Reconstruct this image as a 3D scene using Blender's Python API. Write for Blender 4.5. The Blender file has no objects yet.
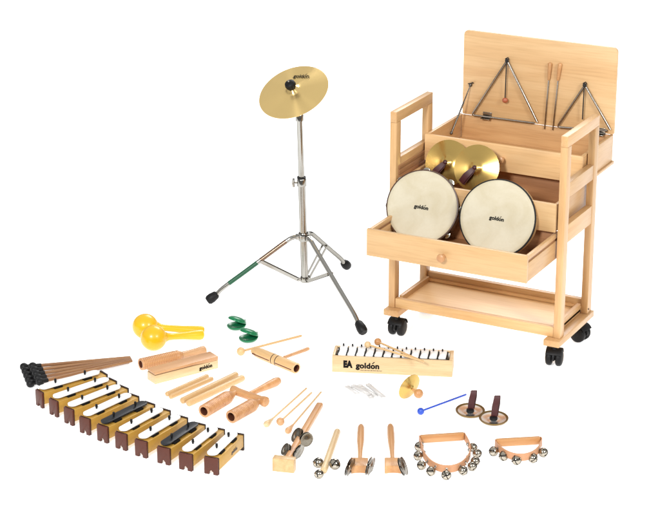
import bpy, bmesh, math, random
from mathutils import Vector, Matrix
random.seed(7)
R = math.radians
sc = bpy.context.scene
col = sc.collection
PI = math.pi

# ------------------------------------------------------------------ camera
FOC, CX, CY, CZ, YAW, PITCH = 3.1019, 3.0757, -6.3300, 2.8755, -.4828, .3488
cam_d = bpy.data.cameras.new('camera')
cam = bpy.data.objects.new('camera', cam_d); col.objects.link(cam)
cam.location = (CX, CY, CZ); cam.rotation_euler = (PI/2 - PITCH, 0, -YAW)
cam_d.sensor_width = 36; cam_d.lens = 36*FOC; cam_d.clip_end = 300; cam_d.clip_start = .1
sc.camera = cam
CAM = Vector((CX, CY, CZ))
FW = Vector((math.sin(YAW)*math.cos(PITCH), math.cos(YAW)*math.cos(PITCH), -math.sin(PITCH)))
RT = Vector((math.cos(YAW), -math.sin(YAW), 0)); UP = RT.cross(FW)

def at(px, py, z=0., ax=2):
    """where the sight line through photo point (px,py) meets the plane axis=z"""
    d = FW + RT*((px-330)/(FOC*660)) - UP*((py-254.5)/(FOC*660))
    return CAM + d*((z-CAM[ax])/d[ax])
def pj(p):
    d = Vector(p)-CAM; z = d.dot(FW)
    return 330+FOC*660*d.dot(RT)/z, 254.5-FOC*660*d.dot(UP)/z
def vert(x, y, py):
    lo, hi = -.5, 2.
    for _ in range(50):
        m = (lo+hi)/2
        if pj((x, y, m))[1] > py: lo = m
        else: hi = m
    return lo
TOCAM = -FW

# ------------------------------------------------------------------ materials
def lin(r, g, b, k=1.):
    f = lambda c: ((c/255+.055)/1.055)**2.4 if c > 10 else c/255/12.92
    return (f(r)*k, f(g)*k, f(b)*k, 1)
def new_mat(name):
    m = bpy.data.materials.new(name); m.use_nodes = True
    nt = m.node_tree; b = nt.nodes['Principled BSDF']
    return m, nt, b
def mixrgb(nt, a, b, fac=None, blend='MIX', f=.5):
    n = nt.nodes.new('ShaderNodeMix'); n.data_type = 'RGBA'; n.blend_type = blend
    if fac is not None: nt.links.new(fac, n.inputs[0])
    else: n.inputs[0].default_value = f
    for s, v in ((6, a), (7, b)):
        if isinstance(v, tuple): n.inputs[s].default_value = v
        else: nt.links.new(v, n.inputs[s])
    return n.outputs[2]
def wood(name, c1, c2, axis=0, scale=1., rough=.42, rings=.5, coat=.15):
    m, nt, b = new_mat(name)
    tc = nt.nodes.new('ShaderNodeTexCoord'); mp = nt.nodes.new('ShaderNodeMapping')
    inf = nt.nodes.new('ShaderNodeObjectInfo')
    off = nt.nodes.new('ShaderNodeVectorMath'); off.operation = 'SCALE'
    cmb = nt.nodes.new('ShaderNodeCombineXYZ')
    for i in range(3): nt.links.new(inf.outputs['Random'], cmb.inputs[i])
    nt.links.new(cmb.outputs[0], off.inputs[0]); off.inputs['Scale'].default_value = 13.7
    add = nt.nodes.new('ShaderNodeVectorMath'); add.operation = 'ADD'
    nt.links.new(tc.outputs['Object'], add.inputs[0]); nt.links.new(off.outputs[0], add.inputs[1])
    s = [26*scale]*3; s[axis] = 2.2*scale
    mp.inputs['Scale'].default_value = s
    nt.links.new(add.outputs[0], mp.inputs[0])
    n1 = nt.nodes.new('ShaderNodeTexNoise'); n1.inputs['Scale'].default_value = 1.; n1.inputs['Detail'].default_value = 6; n1.inputs['Distortion'].default_value = .6
    nt.links.new(mp.outputs[0], n1.inputs[0])
    # fine pores
    mp2 = nt.nodes.new('ShaderNodeMapping'); s2 = [240*scale]*3; s2[axis] = 12*scale
    mp2.inputs['Scale'].default_value = s2; nt.links.new(add.outputs[0], mp2.inputs[0])
    n2 = nt.nodes.new('ShaderNodeTexNoise'); n2.inputs['Scale'].default_value = 1.; n2.inputs['Detail'].default_value = 3
    nt.links.new(mp2.outputs[0], n2.inputs[0])
    r1 = nt.nodes.new('ShaderNodeValToRGB'); r1.color_ramp.elements[0].position = .33; r1.color_ramp.elements[1].position = .68
    r1.color_ramp.elements[0].color = c2; r1.color_ramp.elements[1].color = c1
    nt.links.new(n1.outputs[0], r1.inputs[0])
    r2 = nt.nodes.new('ShaderNodeValToRGB'); r2.color_ramp.elements[0].position = .3; r2.color_ramp.elements[1].position = .55
    r2.color_ramp.elements[0].color = (.80, .74, .66, 1); r2.color_ramp.elements[1].color = (1, 1, 1, 1)
    nt.links.new(n2.outputs[0], r2.inputs[0])
    c = mixrgb(nt, r1.outputs[0], r2.outputs[0], blend='MULTIPLY', f=rings)
    # board-to-board variation
    hsv = nt.nodes.new('ShaderNodeHueSaturation'); nt.links.new(c, hsv.inputs['Color'])
    mr = nt.nodes.new('ShaderNodeMapRange'); mr.inputs[3].default_value = .92; mr.inputs[4].default_value = 1.06
    nt.links.new(inf.outputs['Random'], mr.inputs[0]); nt.links.new(mr.outputs[0], hsv.inputs['Value'])
    nt.links.new(hsv.outputs[0], b.inputs['Base Color'])
    b.inputs['Roughness'].default_value = rough
    b.inputs['Coat Weight'].default_value = coat; b.inputs['Coat Roughness'].default_value = .25
    bp = nt.nodes.new('ShaderNodeBump'); bp.inputs['Strength'].default_value = .12; bp.inputs['Distance'].default_value = .001
    nt.links.new(n2.outputs[0], bp.inputs['Height']); nt.links.new(bp.outputs[0], b.inputs['Normal'])
    return m
def plain(name, c, rough=.5, metal=0., var=.06, nscale=60., bump=0., spec=.5, coat=0., edge=None):
    m, nt, b = new_mat(name)
    tc = nt.nodes.new('ShaderNodeTexCoord')
    n = nt.nodes.new('ShaderNodeTexNoise'); n.inputs['Scale'].default_value = nscale; n.inputs['Detail'].default_value = 4
    nt.links.new(tc.outputs['Object'], n.inputs[0])
    lo = tuple(x*(1-var) for x in c[:3])+(1,); hi = tuple(min(1, x*(1+var)) for x in c[:3])+(1,)
    nt.links.new(mixrgb(nt, lo, hi, n.outputs[0]), b.inputs['Base Color'])
    mr = nt.nodes.new('ShaderNodeMapRange'); mr.inputs[3].default_value = rough*.85; mr.inputs[4].default_value = min(1, rough*1.15)
    nt.links.new(n.outputs[0], mr.inputs[0]); nt.links.new(mr.outputs[0], b.inputs['Roughness'])
    b.inputs['Metallic'].default_value = metal; b.inputs['Specular IOR Level'].default_value = spec
    b.inputs['Coat Weight'].default_value = coat
    if edge: b.inputs['Specular Tint'].default_value = (edge, edge, edge, 1)
    if bump:
        bp = nt.nodes.new('ShaderNodeBump'); bp.inputs['Strength'].default_value = bump; bp.inputs['Distance'].default_value = .001
        nt.links.new(n.outputs[0], bp.inputs['Height']); nt.links.new(bp.outputs[0], b.inputs['Normal'])
    return m
def spun_brass(name, c, rough=.3, aniso=.85):
    m, nt, b = new_mat(name)
    tc = nt.nodes.new('ShaderNodeTexCoord')
    sep = nt.nodes.new('ShaderNodeSeparateXYZ'); nt.links.new(tc.outputs['Object'], sep.inputs[0])
    cb = nt.nodes.new('ShaderNodeCombineXYZ'); nt.links.new(sep.outputs[0], cb.inputs[0]); nt.links.new(sep.outputs[1], cb.inputs[1])
    ln = nt.nodes.new('ShaderNodeVectorMath'); ln.operation = 'LENGTH'; nt.links.new(cb.outputs[0], ln.inputs[0])
    n = nt.nodes.new('ShaderNodeTexNoise'); n.noise_dimensions = '1D'; n.inputs['Scale'].default_value = 700; n.inputs['Detail'].default_value = 3
    nt.links.new(ln.outputs['Value'], n.inputs['W'])
    lo = tuple(x*.8 for x in c[:3])+(1,)
    nt.links.new(mixrgb(nt, lo, c, n.outputs[0]), b.inputs['Base Color'])
    b.inputs['Metallic'].default_value = 1; b.inputs['Roughness'].default_value = rough
    b.inputs['Anisotropic'].default_value = aniso
    b.inputs['Anisotropic Rotation'].default_value = .25
    tg = nt.nodes.new('ShaderNodeTangent'); tg.direction_type = 'RADIAL'; tg.axis = 'Z'
    nt.links.new(tg.outputs[0], b.inputs['Tangent'])
    bp = nt.nodes.new('ShaderNodeBump'); bp.inputs['Strength'].default_value = .05; bp.inputs['Distance'].default_value = .0006
    nt.links.new(n.outputs[0], bp.inputs['Height']); nt.links.new(bp.outputs[0], b.inputs['Normal'])
    return m

LW1, LW2 = lin(236, 192, 136, .73), lin(226, 176, 118, .72)
WX = wood('beech_x', LW1, LW2, 0); WY = wood('beech_y', LW1, LW2, 1); WZ = wood('beech_z', LW1, LW2, 2)
FX = wood('drawer_front_wood', lin(238, 198, 144, .71), lin(233, 188, 131, .70), 0, .7)
PLY = wood('birch_ply', lin(240, 202, 150, .84), lin(228, 183, 128, .82), 0, .6, rough=.5)
FX2 = wood('box_front_wood_brightened', lin(239, 199, 146, .89), lin(233, 187, 130, .87), 0, .7)  # brightened copy of the drawer front wood, replacing light blocked by the drawers
SHW = wood('shelf_ply_brightened', lin(248, 210, 154, .84), lin(238, 190, 128, .80), 0, .6)  # lightened in colour to offset the shade on the shelf
SHWR = wood('shelf_rail_wood_brightened', lin(242, 200, 142, .82), lin(232, 182, 120, .80), 0)  # rails lightened in colour against the same shade
SHADEW = wood('shaded_drawer_wood', lin(190, 136, 90, .82), lin(164, 112, 70, .80), 0, rough=.6)  # shade inside the drawers put into a darker wood colour
BOXIN = wood('box_inside_wood', lin(224, 178, 124, .75), lin(206, 156, 102, .75), 0, rough=.6)
RUN = wood('runner_wood', lin(190, 138, 92, .7), lin(160, 105, 66, .7), 1, rough=.6)
SEND = wood('end_grain', lin(214, 150, 96, .8), lin(190, 125, 76, .8), 1)
PALE = wood('pale_maple', lin(240, 202, 146, .68), lin(230, 184, 124, .66), 0, 1.5)
PALER = wood('pale_ash', lin(244, 216, 168, .70), lin(236, 200, 148, .68), 0, 1.5)
TAN = wood('tan_wood', lin(232, 182, 130, .70), lin(216, 158, 106, .68), 0, 1.5)
TUBE = wood('tube_wood', lin(230, 174, 118, .72), lin(206, 146, 94, .70), 0, 2.0)
ORNG = wood('orange_wood', lin(232, 176, 118, .68), lin(216, 152, 92, .66), 0, 1.5)
STICKB = wood('rattan_brown', lin(186, 134, 80, .62), lin(150, 98, 54, .58), 0, 2., rough=.5)
BORE = plain('bore_wood', lin(120, 62, 36, .6), .7)
LEATH = plain('tan_leather', lin(222, 162, 118, .66), .55, var=.1, bump=.3)
SKIN = None
WHITE = plain('white_enamel', (.88, .88, .87, 1), .3, var=.02)
BLACKE = plain('black_enamel', (.014, .015, .018, 1), .35, var=.15, spec=.25)
BLK = plain('black_rubber', (.006, .006, .0065, 1), .5, var=.3, nscale=30, bump=.2, spec=.22)
INK = plain('black_ink', (.006, .006, .006, 1), .6, spec=.08)
FELT = plain('black_felt', (.008, .007, .006, 1), .9, spec=.1)
GOLDB = plain('gold_lacquer', lin(212, 164, 70, .66), .45, metal=.15, var=.12, nscale=25)
BROWN = plain('brown_plastic', lin(112, 58, 42, .50), .45, var=.14, nscale=40, spec=.3)
BROWND = plain('dark_brown_edge', lin(52, 30, 22, .6), .5)
YEL = plain('yellow_plastic', lin(255, 200, 4, .70), .33, var=.05, nscale=20, coat=.2)
GREEN = plain('green_lacquer', (.003, .15, .055, 1), .28, var=.2, nscale=30, coat=.15, spec=.3)
GRBAND = plain('green_reflection', (.003, .075, .030, 1), .45, var=.2)  # stands for a green reflection on the chrome leg
BRBAND = plain('brown_reflection', lin(152, 126, 106, .62), .24, metal=.85, var=.2)  # stands for a brown reflection on the chrome leg
CHROME = plain('chrome', (.36, .35, .32, 1), .13, metal=1., var=.04, edge=.25)
STEEL = plain('steel', (.38, .35, .31, 1), .24, metal=1., var=.12, nscale=120, edge=.25)
BELLM = plain('nickel_bell', (.44, .40, .33, 1), .10, metal=1., var=.08, edge=.2)
DSTEEL = plain('dark_steel', (.15, .135, .12, 1), .3, metal=1., var=.2, edge=.2)
JING = plain('jingle_tin', (.20, .18, .145, 1), .28, metal=1., var=.3, nscale=200, bump=.3)
BRASSD = spun_brass('spun_brass_deep', (.66, .45, .14, 1), .27, .9)
BRASS = spun_brass('spun_brass', (.97, .70, .29, 1), .24, .92)
BRASSR = plain('brass_rim', (.23, .15, .06, 1), .3, metal=1., var=.2)
POLISH = plain('polished_dish', (.93, .92, .90, 1), .26, metal=1., var=.03)
STRAP = plain('oxblood_leather', lin(84, 28, 30, .55), .45, var=.2, nscale=50, bump=.3)
BLUE = plain('blue_plastic', lin(44, 90, 215, .66), .35)
CORD = plain('black_cord', (.012, .012, .012, 1), .8)
BEADR = plain('red_brown_bead', lin(196, 108, 74, .7), .35)
SHELLD = wood('dark_shell_wood', lin(104, 64, 40, .6), lin(70, 42, 26, .6), 0, 2., rough=.35)
def make_skin():
    m, nt, b = new_mat('drum_skin')
    tc = nt.nodes.new('ShaderNodeTexCoord')
    n = nt.nodes.new('ShaderNodeTexNoise'); n.inputs['Scale'].default_value = 9; n.inputs['Detail'].default_value = 5; n.inputs['Distortion'].default_value = .8
    nt.links.new(tc.outputs['Object'], n.inputs[0])
    r = nt.nodes.new('ShaderNodeValToRGB'); r.color_ramp.elements[0].position = .32; r.color_ramp.elements[1].position = .62
    r.color_ramp.elements[0].color = lin(226, 212, 176, .61); r.color_ramp.elements[1].color = lin(236, 226, 198, .64)
    nt.links.new(n.outputs[0], r.inputs[0])
    n2 = nt.nodes.new('ShaderNodeTexNoise'); n2.inputs['Scale'].default_value = 120; n2.inputs['Detail'].default_value = 3
    nt.links.new(tc.outputs['Object'], n2.inputs[0])
    nt.links.new(mixrgb(nt, r.outputs[0], mixrgb(nt, (.9, .88, .82, 1), (1, 1, 1, 1), n2.outputs[0]), blend='MULTIPLY', f=.6), b.inputs['Base Color'])
    b.inputs['Roughness'].default_value = .5
    bp = nt.nodes.new('ShaderNodeBump'); bp.inputs['Strength'].default_value = .1; bp.inputs['Distance'].default_value = .001
    nt.links.new(n2.outputs[0], bp.inputs['Height']); nt.links.new(bp.outputs[0], b.inputs['Normal'])
    return m
SKIN = make_skin()
def make_clear():
    m, nt, b = new_mat('milky_plastic')
    tc = nt.nodes.new('ShaderNodeTexCoord'); n = nt.nodes.new('ShaderNodeTexNoise'); n.inputs['Scale'].default_value = 80
    nt.links.new(tc.outputs['Object'], n.inputs[0])
    nt.links.new(mixrgb(nt, (.57, .56, .545, 1), (.63, .62, .605, 1), n.outputs[0]), b.inputs['Base Color'])
    b.inputs['Roughness'].default_value = .25; b.inputs['Transmission Weight'].default_value = .12; b.inputs['IOR'].default_value = 1.3
    return m
CLEAR = make_clear()

# ------------------------------------------------------------------ geometry helpers
class MB:
    def __init__(s): s.bm = bmesh.new()
    def _join(s, b2, M=None):
        if M is not None: bmesh.ops.transform(b2, matrix=M, verts=b2.verts)
        me = bpy.data.meshes.new('t'); b2.to_mesh(me); b2.free(); s.bm.from_mesh(me); bpy.data.meshes.remove(me)
        return s
    def box(s, x0, x1, y0, y1, z0, z1, bev=.0015, seg=2, M=None):
        b = bmesh.new(); bmesh.ops.create_cube(b, size=1)
        for v in b.verts: v.co = Vector(((x0+x1)/2+v.co.x*(x1-x0), (y0+y1)/2+v.co.y*(y1-y0), (z0+z1)/2+v.co.z*(z1-z0)))
        if bev: bmesh.ops.bevel(b, geom=b.edges[:], offset=min(bev, .45*min(x1-x0, y1-y0, z1-z0)), segments=seg, affect='EDGES', profile=.5)
        return s._join(b, M)
    def lathe(s, prof, M=None, seg=48, a0=0, a1=2*PI, close=False):
        """prof: list of (r,h) turned around local Z"""
        b = bmesh.new(); full = abs(a1-a0-2*PI) < 1e-6
        n = seg if full else seg+1; rings = []
        for r, h in prof:
            if r < 1e-7: rings.append([b.verts.new((0, 0, h))])
            else: rings.append([b.verts.new((r*math.cos(a0+(a1-a0)*i/seg), r*math.sin(a0+(a1-a0)*i/seg), h)) for i in range(n)])
        prs = list(zip(rings, rings[1:]))
        if close: prs.append((rings[-1], rings[0]))
        for A, B in prs:
            for i in range(seg):
                j = (i+1) % n
                q = [A[i % len(A)], A[j % len(A)], B[j % len(B)], B[i % len(B)]]
                u = []
                for v in q:
                    if v not in u: u.append(v)
                if len(u) >= 3:
                    try: b.faces.new(u)
                    except ValueError: pass
        bmesh.ops.recalc_face_normals(b, faces=b.faces[:])
        return s._join(b, M)
    def tube(s, pts, rad, seg=12, caps=True):
        pts = [Vector(p) for p in pts]
        rads = rad if isinstance(rad, (list, tuple)) else [rad]*len(pts)
        b = bmesh.new(); rings = []
        t0 = (pts[1]-pts[0]).normalized()
        u = t0.orthogonal().normalized()
        for i, p in enumerate(pts):
            t = ((pts[min(i+1, len(pts)-1)]-pts[max(i-1, 0)])).normalized()
            u = (u-t*u.dot(t)).normalized(); w = t.cross(u)
            rings.append([b.verts.new(p+(u*math.cos(2*PI*k/seg)+w*math.sin(2*PI*k/seg))*rads[i]) for k in range(seg)])
        for A, B in zip(rings, rings[1:]):
            for k in range(seg): b.faces.new((A[k], A[(k+1) % seg], B[(k+1) % seg], B[k]))
        if caps: b.faces.new(rings[0][::-1]); b.faces.new(rings[-1])
        bmesh.ops.recalc_face_normals(b, faces=b.faces[:])
        return s._join(b)
    def ball(s, c, r, sc=(1, 1, 1), seg=24, rings=16, M=None):
        b = bmesh.new(); bmesh.ops.create_uvsphere(b, u_segments=seg, v_segments=rings, radius=r)
        for v in b.verts: v.co = Vector((v.co.x*sc[0]+c[0], v.co.y*sc[1]+c[1], v.co.z*sc[2]+c[2]))
        return s._join(b, M)
    def prism(s, poly, h0, h1, M=None, bev=0):
        """poly in local XY extruded along Z"""
        b = bmesh.new()
        f = b.faces.new([b.verts.new((x, y, h0)) for x, y in poly])
        r = bmesh.ops.extrude_face_region(b, geom=[f])
        for v in [g for g in r['geom'] if isinstance(g, bmesh.types.BMVert)]: v.co.z = h1
        bmesh.ops.recalc_face_normals(b, faces=b.faces[:])
        if bev: bmesh.ops.bevel(b, geom=[e for e in b.edges if e.calc_face_angle(0) > .6], offset=bev, segments=2, affect='EDGES', profile=.5)
        return s._join(b, M)
    def ribbon(s, pts, width_dir, w, th):
        """flat strap following pts; width along width_dir; thickness th"""
        pts = [Vector(p) for p in pts]; wd = Vector(width_dir).normalized()
        ws = w if isinstance(w, (list, tuple)) else [w]*len(pts)
        b = bmesh.new(); rings = []
        for i, p in enumerate(pts):
            t = (pts[min(i+1, len(pts)-1)]-pts[max(i-1, 0)]).normalized()
            n = t.cross(wd).normalized()
            rings.append([b.verts.new(p+wd*sx*ws[i]/2+n*sn*th/2) for sx, sn in ((-1, -1), (1, -1), (1, 1), (-1, 1))])
        for A, B in zip(rings, rings[1:]):
            for k in range(4): b.faces.new((A[k], A[(k+1) % 4], B[(k+1) % 4], B[k]))
        b.faces.new(rings[0][::-1]); b.faces.new(rings[-1])
        bmesh.ops.recalc_face_normals(b, faces=b.faces[:])
        return s._join(b)
    def build(s, name, mat, parent=None, sharp=38, label=None):
        me = bpy.data.meshes.new(name); s.bm.to_mesh(me); s.bm.free()
        me.polygons.foreach_set('use_smooth', [True]*len(me.polygons))
        me.set_sharp_from_angle(angle=R(sharp))
        me.materials.append(mat)
        o = bpy.data.objects.new(name, me); col.objects.link(o)
        if parent: o.parent = parent
        if label: o['label'] = label
        return o
def thing(name, label, cat, M=None, group=None):
    o = bpy.data.objects.new(name, None); col.objects.link(o)
    o.empty_display_size = .05
    if M is not None: o.matrix_world = M
    o['label'] = label; o['category'] = cat
    if group: o['group'] = group
    return o
def copy_thing(root, M, label=None):
    def cp(o, par):
        c = o.copy(); col.objects.link(c); c.parent = par
        for ch in [x for x in bpy.data.objects if x.parent == o and x != c]: cp(ch, c)
        return c
    kids = [x for x in bpy.data.objects if x.parent == root]
    r = root.copy(); col.objects.link(r); r.matrix_world = M
    if label: r['label'] = label
    for k in kids: cp(k, r)
    return r
def frame(o, x, y, z):
    x, y, z = Vector(x), Vector(y), Vector(z)
    return Matrix(((x.x, y.x, z.x, o[0]), (x.y, y.y, z.y, o[1]), (x.z, y.z, z.z, o[2]), (0, 0, 0, 1)))
def zframe(o, n, ref=(0, 0, 1)):
    """local Z along n; local Y as near to ref as possible"""
    n = Vector(n).normalized(); y = Vector(ref); y = (y-n*y.dot(n))
    if y.length < 1e-5: y = n.orthogonal()
    y.normalize(); return frame(o, y.cross(n), y, n)
def lay(A, B, za=0., zb=None):
    """frame with X from photo point A to photo point B (heights za, zb); origin at A. returns (M, length)"""
    a = at(A[0], A[1], za); b = at(B[0], B[1], za if zb is None else zb)
    x = (b-a); L = x.length; x.normalize()
    z = Vector((0, 0, 1)); z = (z-x*z.x*0-x*x.z).normalized(); y = z.cross(x)
    return frame(a, x, y, z), L
XM = Matrix(((0, 0, 1, 0), (0, 1, 0, 0), (-1, 0, 0, 0), (0, 0, 0, 1)))     # lathe axis Z -> X
def text_mesh(s, size, bold=.012, space=1.0):
    cu = bpy.data.curves.new('txt', 'FONT'); cu.body = s; cu.size = size; cu.offset = bold*size; cu.space_character = space
    cu.align_x = 'CENTER'; cu.align_y = 'CENTER'; cu.extrude = .0003; cu.resolution_u = 4
    o = bpy.data.objects.new('txt', cu); col.objects.link(o)
    dg = bpy.context.evaluated_depsgraph_get(); dg.update()
    me = bpy.data.meshes.new_from_object(o.evaluated_get(dg))
    bpy.data.objects.remove(o); bpy.data.curves.remove(cu)
    return me
def logo(parent, M, size, mat=INK, words='goldon', accent=True, bold=.042):
    me = text_mesh(words, size, bold, 1.04)
    b = bmesh.new(); b.from_mesh(me)
    if accent:          # the slanted stroke standing above the second o
        xs = [v.co.x for v in b.verts]; w = max(xs)-min(xs); cx = min(xs)+w*.70
        p = [(cx-.02*w, size*.34), (cx+.03*w, size*.32), (cx+.12*w, size*.56), (cx+.075*w, size*.58)]
        lo = [b.verts.new((x, y, -.0003)) for x, y in p]; hi = [b.verts.new((x, y, .0003)) for x, y in p]
        b.faces.new(hi); b.faces.new(lo[::-1])
        for k in range(4): b.faces.new((lo[k], lo[(k+1) % 4], hi[(k+1) % 4], hi[k]))
    b.to_mesh(me); b.free(); me.name = 'lettering'
    me.materials.clear(); me.materials.append(mat)
    o = bpy.data.objects.new('lettering', me); col.objects.link(o); o.parent = parent
    o.matrix_local = M
    return o
def arc(c, r, a0, a1, n, f):
    return [f(c[0]+r*math.cos(a0+(a1-a0)*i/n), c[1]+r*math.sin(a0+(a1-a0)*i/n)) for i in range(n+1)]
PXM = 3.86e-3       # one photo pixel near the middle of the ground, in metres

# ------------------------------------------------------------------ setting: white studio floor
def make_floor():
    m, nt, b = new_mat('glowing_white_sweep')
    tc = nt.nodes.new('ShaderNodeTexCoord'); n = nt.nodes.new('ShaderNodeTexNoise'); n.inputs['Scale'].default_value = 3
    nt.links.new(tc.outputs['Object'], n.inputs[0])
    nt.links.new(mixrgb(nt, (.90, .90, .90, 1), (.93, .93, .93, 1), n.outputs[0]), b.inputs['Base Color'])
    b.inputs['Roughness'].default_value = .8; b.inputs['Specular IOR Level'].default_value = .1
    b.inputs['Emission Color'].default_value = (1, 1, 1, 1); b.inputs['Emission Strength'].default_value = .62   # added glow, keeps the floor white and washes out shadows
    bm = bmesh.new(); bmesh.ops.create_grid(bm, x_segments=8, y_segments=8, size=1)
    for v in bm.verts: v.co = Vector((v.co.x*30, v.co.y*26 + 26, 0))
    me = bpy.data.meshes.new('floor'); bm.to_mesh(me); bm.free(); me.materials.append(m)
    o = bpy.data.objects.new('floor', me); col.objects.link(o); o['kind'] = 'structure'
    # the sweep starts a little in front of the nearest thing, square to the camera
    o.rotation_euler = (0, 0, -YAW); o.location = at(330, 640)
    m2 = plain('grey_floor', (.10, .10, .10, 1), .7)  # unseen dark floor, added so the chrome mirrors something dark
    bm = bmesh.new(); bmesh.ops.create_grid(bm, x_segments=1, y_segments=1, size=40)
    me = bpy.data.meshes.new('unseen_dark_floor'); bm.to_mesh(me); bm.free(); me.materials.append(m2)
    g = bpy.data.objects.new('unseen_dark_floor', me); col.objects.link(g); g['kind'] = 'structure'; g.location = (0, 0, -.012)
make_floor()

# ------------------------------------------------------------------ the wooden trolley
W, D, T, H, HB = .678, .308, .0258, .86, .112
cart = thing('music_trolley', 'tall beech wood trolley on black casters with open lid and pulled out drawers', 'trolley', Matrix.Translation((0, 0, 0)))
PD = .038
for x0, x1 in ((0, T), (W-T, W)):
    for y0, y1 in ((0, PD), (D-PD, D)):
        MB().box(x0, x1, y0, y1, HB+.0006, .8198, .0014).build('post', WZ, cart)
    MB().box(x0, x1, 0, D, .82, H, .0022).build('top_rail', WY, cart)
    for z0, z1 in ((.630, .684), (.463, .530)):
        MB().box(x0+.001, x1-.001, PD+.0005, D-PD-.0005, z0, z1, .0012).build('cross_rail', WY, cart)
for x0, x1 in ((-.006, .054), (W-.052, W+.008)):
    MB().box(x0, x1, -.028, D+.012, .088, HB, .003).build('runner_board', WY, cart)
for x0, zz, hz in ((T+.0005, .594, .0265), (T+.0005, .6215, .020), (T+.0005, .6425, .014), (W-T-.0045, .606, .012)):
    MB().box(x0, x0+.004, PD-.02, D-PD+.02, zz, zz+hz, .001).build('drawer_runner', RUN, cart)
# bottom shelf with raised rails
sh = MB().box(T+.0005, W-T-.0005, .024, D-.024, .120, .130, .001).build('shelf', SHW, cart)
MB().box(T+.0005, W-T-.0005, .003, .0235, .1125, .150, .003).build('shelf_rail', SHWR, sh)
MB().box(T+.0005, W-T-.0005, D-.0235, D-.003, .1125, .162, .003).build('shelf_rail', SHWR, sh)
MB().box(T+.0005, W-T-.0005, D-.040, D-.024, .1305, .140, .002).build('shelf_batten', SHWR, sh)
for x0 in (T+.0005, W-T-.016):
    MB().box(x0, x0+.0155, PD+.001, D-PD-.001, .1125, .150, .002).build('shelf_rail', WY, sh)
MB().ball((W-.001, D-.030, .130), .004, seg=12, rings=8).build('screw_head', BROWND, sh)
# casters
def caster(x, y, a):
    M = Matrix.Translation((x, y, 0)) @ Matrix.Rotation(a, 4, 'Z')
    XZm = Matrix(((1, 0, 0, 0), (0, 0, -1, 0), (0, 1, 0, 0), (0, 0, 0, 1)))
    c = MB()
    web = [(-.030, .016)]+[(.0325*math.cos(t), .033+.0325*math.sin(t)) for t in [PI*(1-i/12) for i in range(13)]]+[(.028, .026), (.0, .022)]
    c.prism(web, -.0045, .0045, M @ XZm, .001)
    arc_o = [(.0345*math.cos(t), .0335+.0345*math.sin(t)) for t in [R(168)-R(140)*i/14 for i in range(15)]]
    arc_i = [(.0325*math.cos(t), .0335+.0325*math.sin(t)) for t in [R(168)-R(140)*i/14 for i in range(15)]]
    c.prism(arc_o+arc_i[::-1], -.0285, .0285, M @ XZm, .0008)
    o = c.build('caster', BLK, cart)
    for s in (-1, 1):
        p = [(0, -.0115), (.018, -.0115), (.024, -.011), (.0295, -.008), (.0312, -.004), (.0312, .003), (.0295, .008), (.025, .0115), (.016, .014), (.006, .0148), (0, .0148)]
        MB().lathe(p, M @ Matrix.Translation((-.001, s*.0172, .0312)) @ Matrix.Rotation(-s*PI/2, 4, 'X'), 32).build('wheel', BLK, o)
    MB().lathe([(0, .062), (.011, .062), (.011, .076), (.007, .077), (.007, .087), (0, .087)], M @ Matrix.Translation((.004, 0, 0)), 20).build('stem', BLK, o)
caster(.030, .018, R(-88)); caster(W-.026, .020, R(-78)); caster(W-.026, D-.030, R(-12)); caster(.030, D-.030, R(-70))
# upper box, slid back, with the open lid
BX0, BX1, BY0, BY1, BZ0, BZ1 = .030, .648, .231, .545, .620, .720
t = .013
ub = MB().box(BX0, BX1, BY0, BY0+t, BZ0, BZ1, .002).build('upper_box', FX2, cart)
MB().box(BX0, BX0+t, BY0+t+.0004, BY1, BZ0, BZ1, .002).build('box_side', WY, ub)
MB().box(BX1-t, BX1, BY0+t+.0004, BY1, BZ0, BZ1, .002).build('box_side', WY, ub)
MB().box(BX0+t+.0004, BX1-t-.0004, BY1-t, BY1-.001, BZ0+.001, BZ1-.001, .002).build('box_back', BOXIN, ub)
MB().box(BX0+t+.0004, BX1-t-.0004, BY0+t+.0004, BY1-t-.0004, BZ0+.004, BZ0+.012, 0).build('box_bottom', BOXIN, ub)
MB().box(BX0-.002, BX1+.006, D+.006, BY1+.006, BZ0-.013, BZ0-.0005, .003).build('base_board', WX, ub)
def knob(parent, x, y, z, k=1.):
    p = [(0, 0), (.0085, 0), (.0085, .006), (.0075, .010), (.0085, .014), (.0135, .018), (.0152, .023), (.0138, .028), (.008, .031), (0, .032)]
    MB().lathe([(r*k, h*k) for r, h in p], Matrix.Translation((x, y, z)) @ Matrix.Rotation(PI/2, 4, 'X'), 28).build('knob', TAN, parent)
kq = at(500.6, 160.2, BY0-.02, 1)
knob(ub, kq.x, BY0, kq.z, .95)
LY = .534; LX0, LX1, LZ0, LZ1 = .044, .652, .722, 1.048
def rounded(x0, x1, z0, z1, r):
    pts = []
    for cx, cz, a in ((x1-r, z1-r, 0), (x0+r, z1-r, PI/2)):
        pts += [(cx+r*math.cos(a+PI/2*i/6), cz+r*math.sin(a+PI/2*i/6)) for i in range(7)]
    return pts+[(x0, z0+.004), (x0+.004, z0), (x1-.004, z0), (x1, z0+.004)]
XZ = Matrix(((1, 0, 0, 0), (0, 0, -1, 0), (0, 1, 0, 0), (0, 0, 0, 1)))      # local (x,y,h) -> (x,-h,z)
lid = MB().prism(rounded(LX0, LX1, LZ0, LZ1, .018), -LY-.013, -LY, XZ, .0015).build('lid', PLY, cart)
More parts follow.
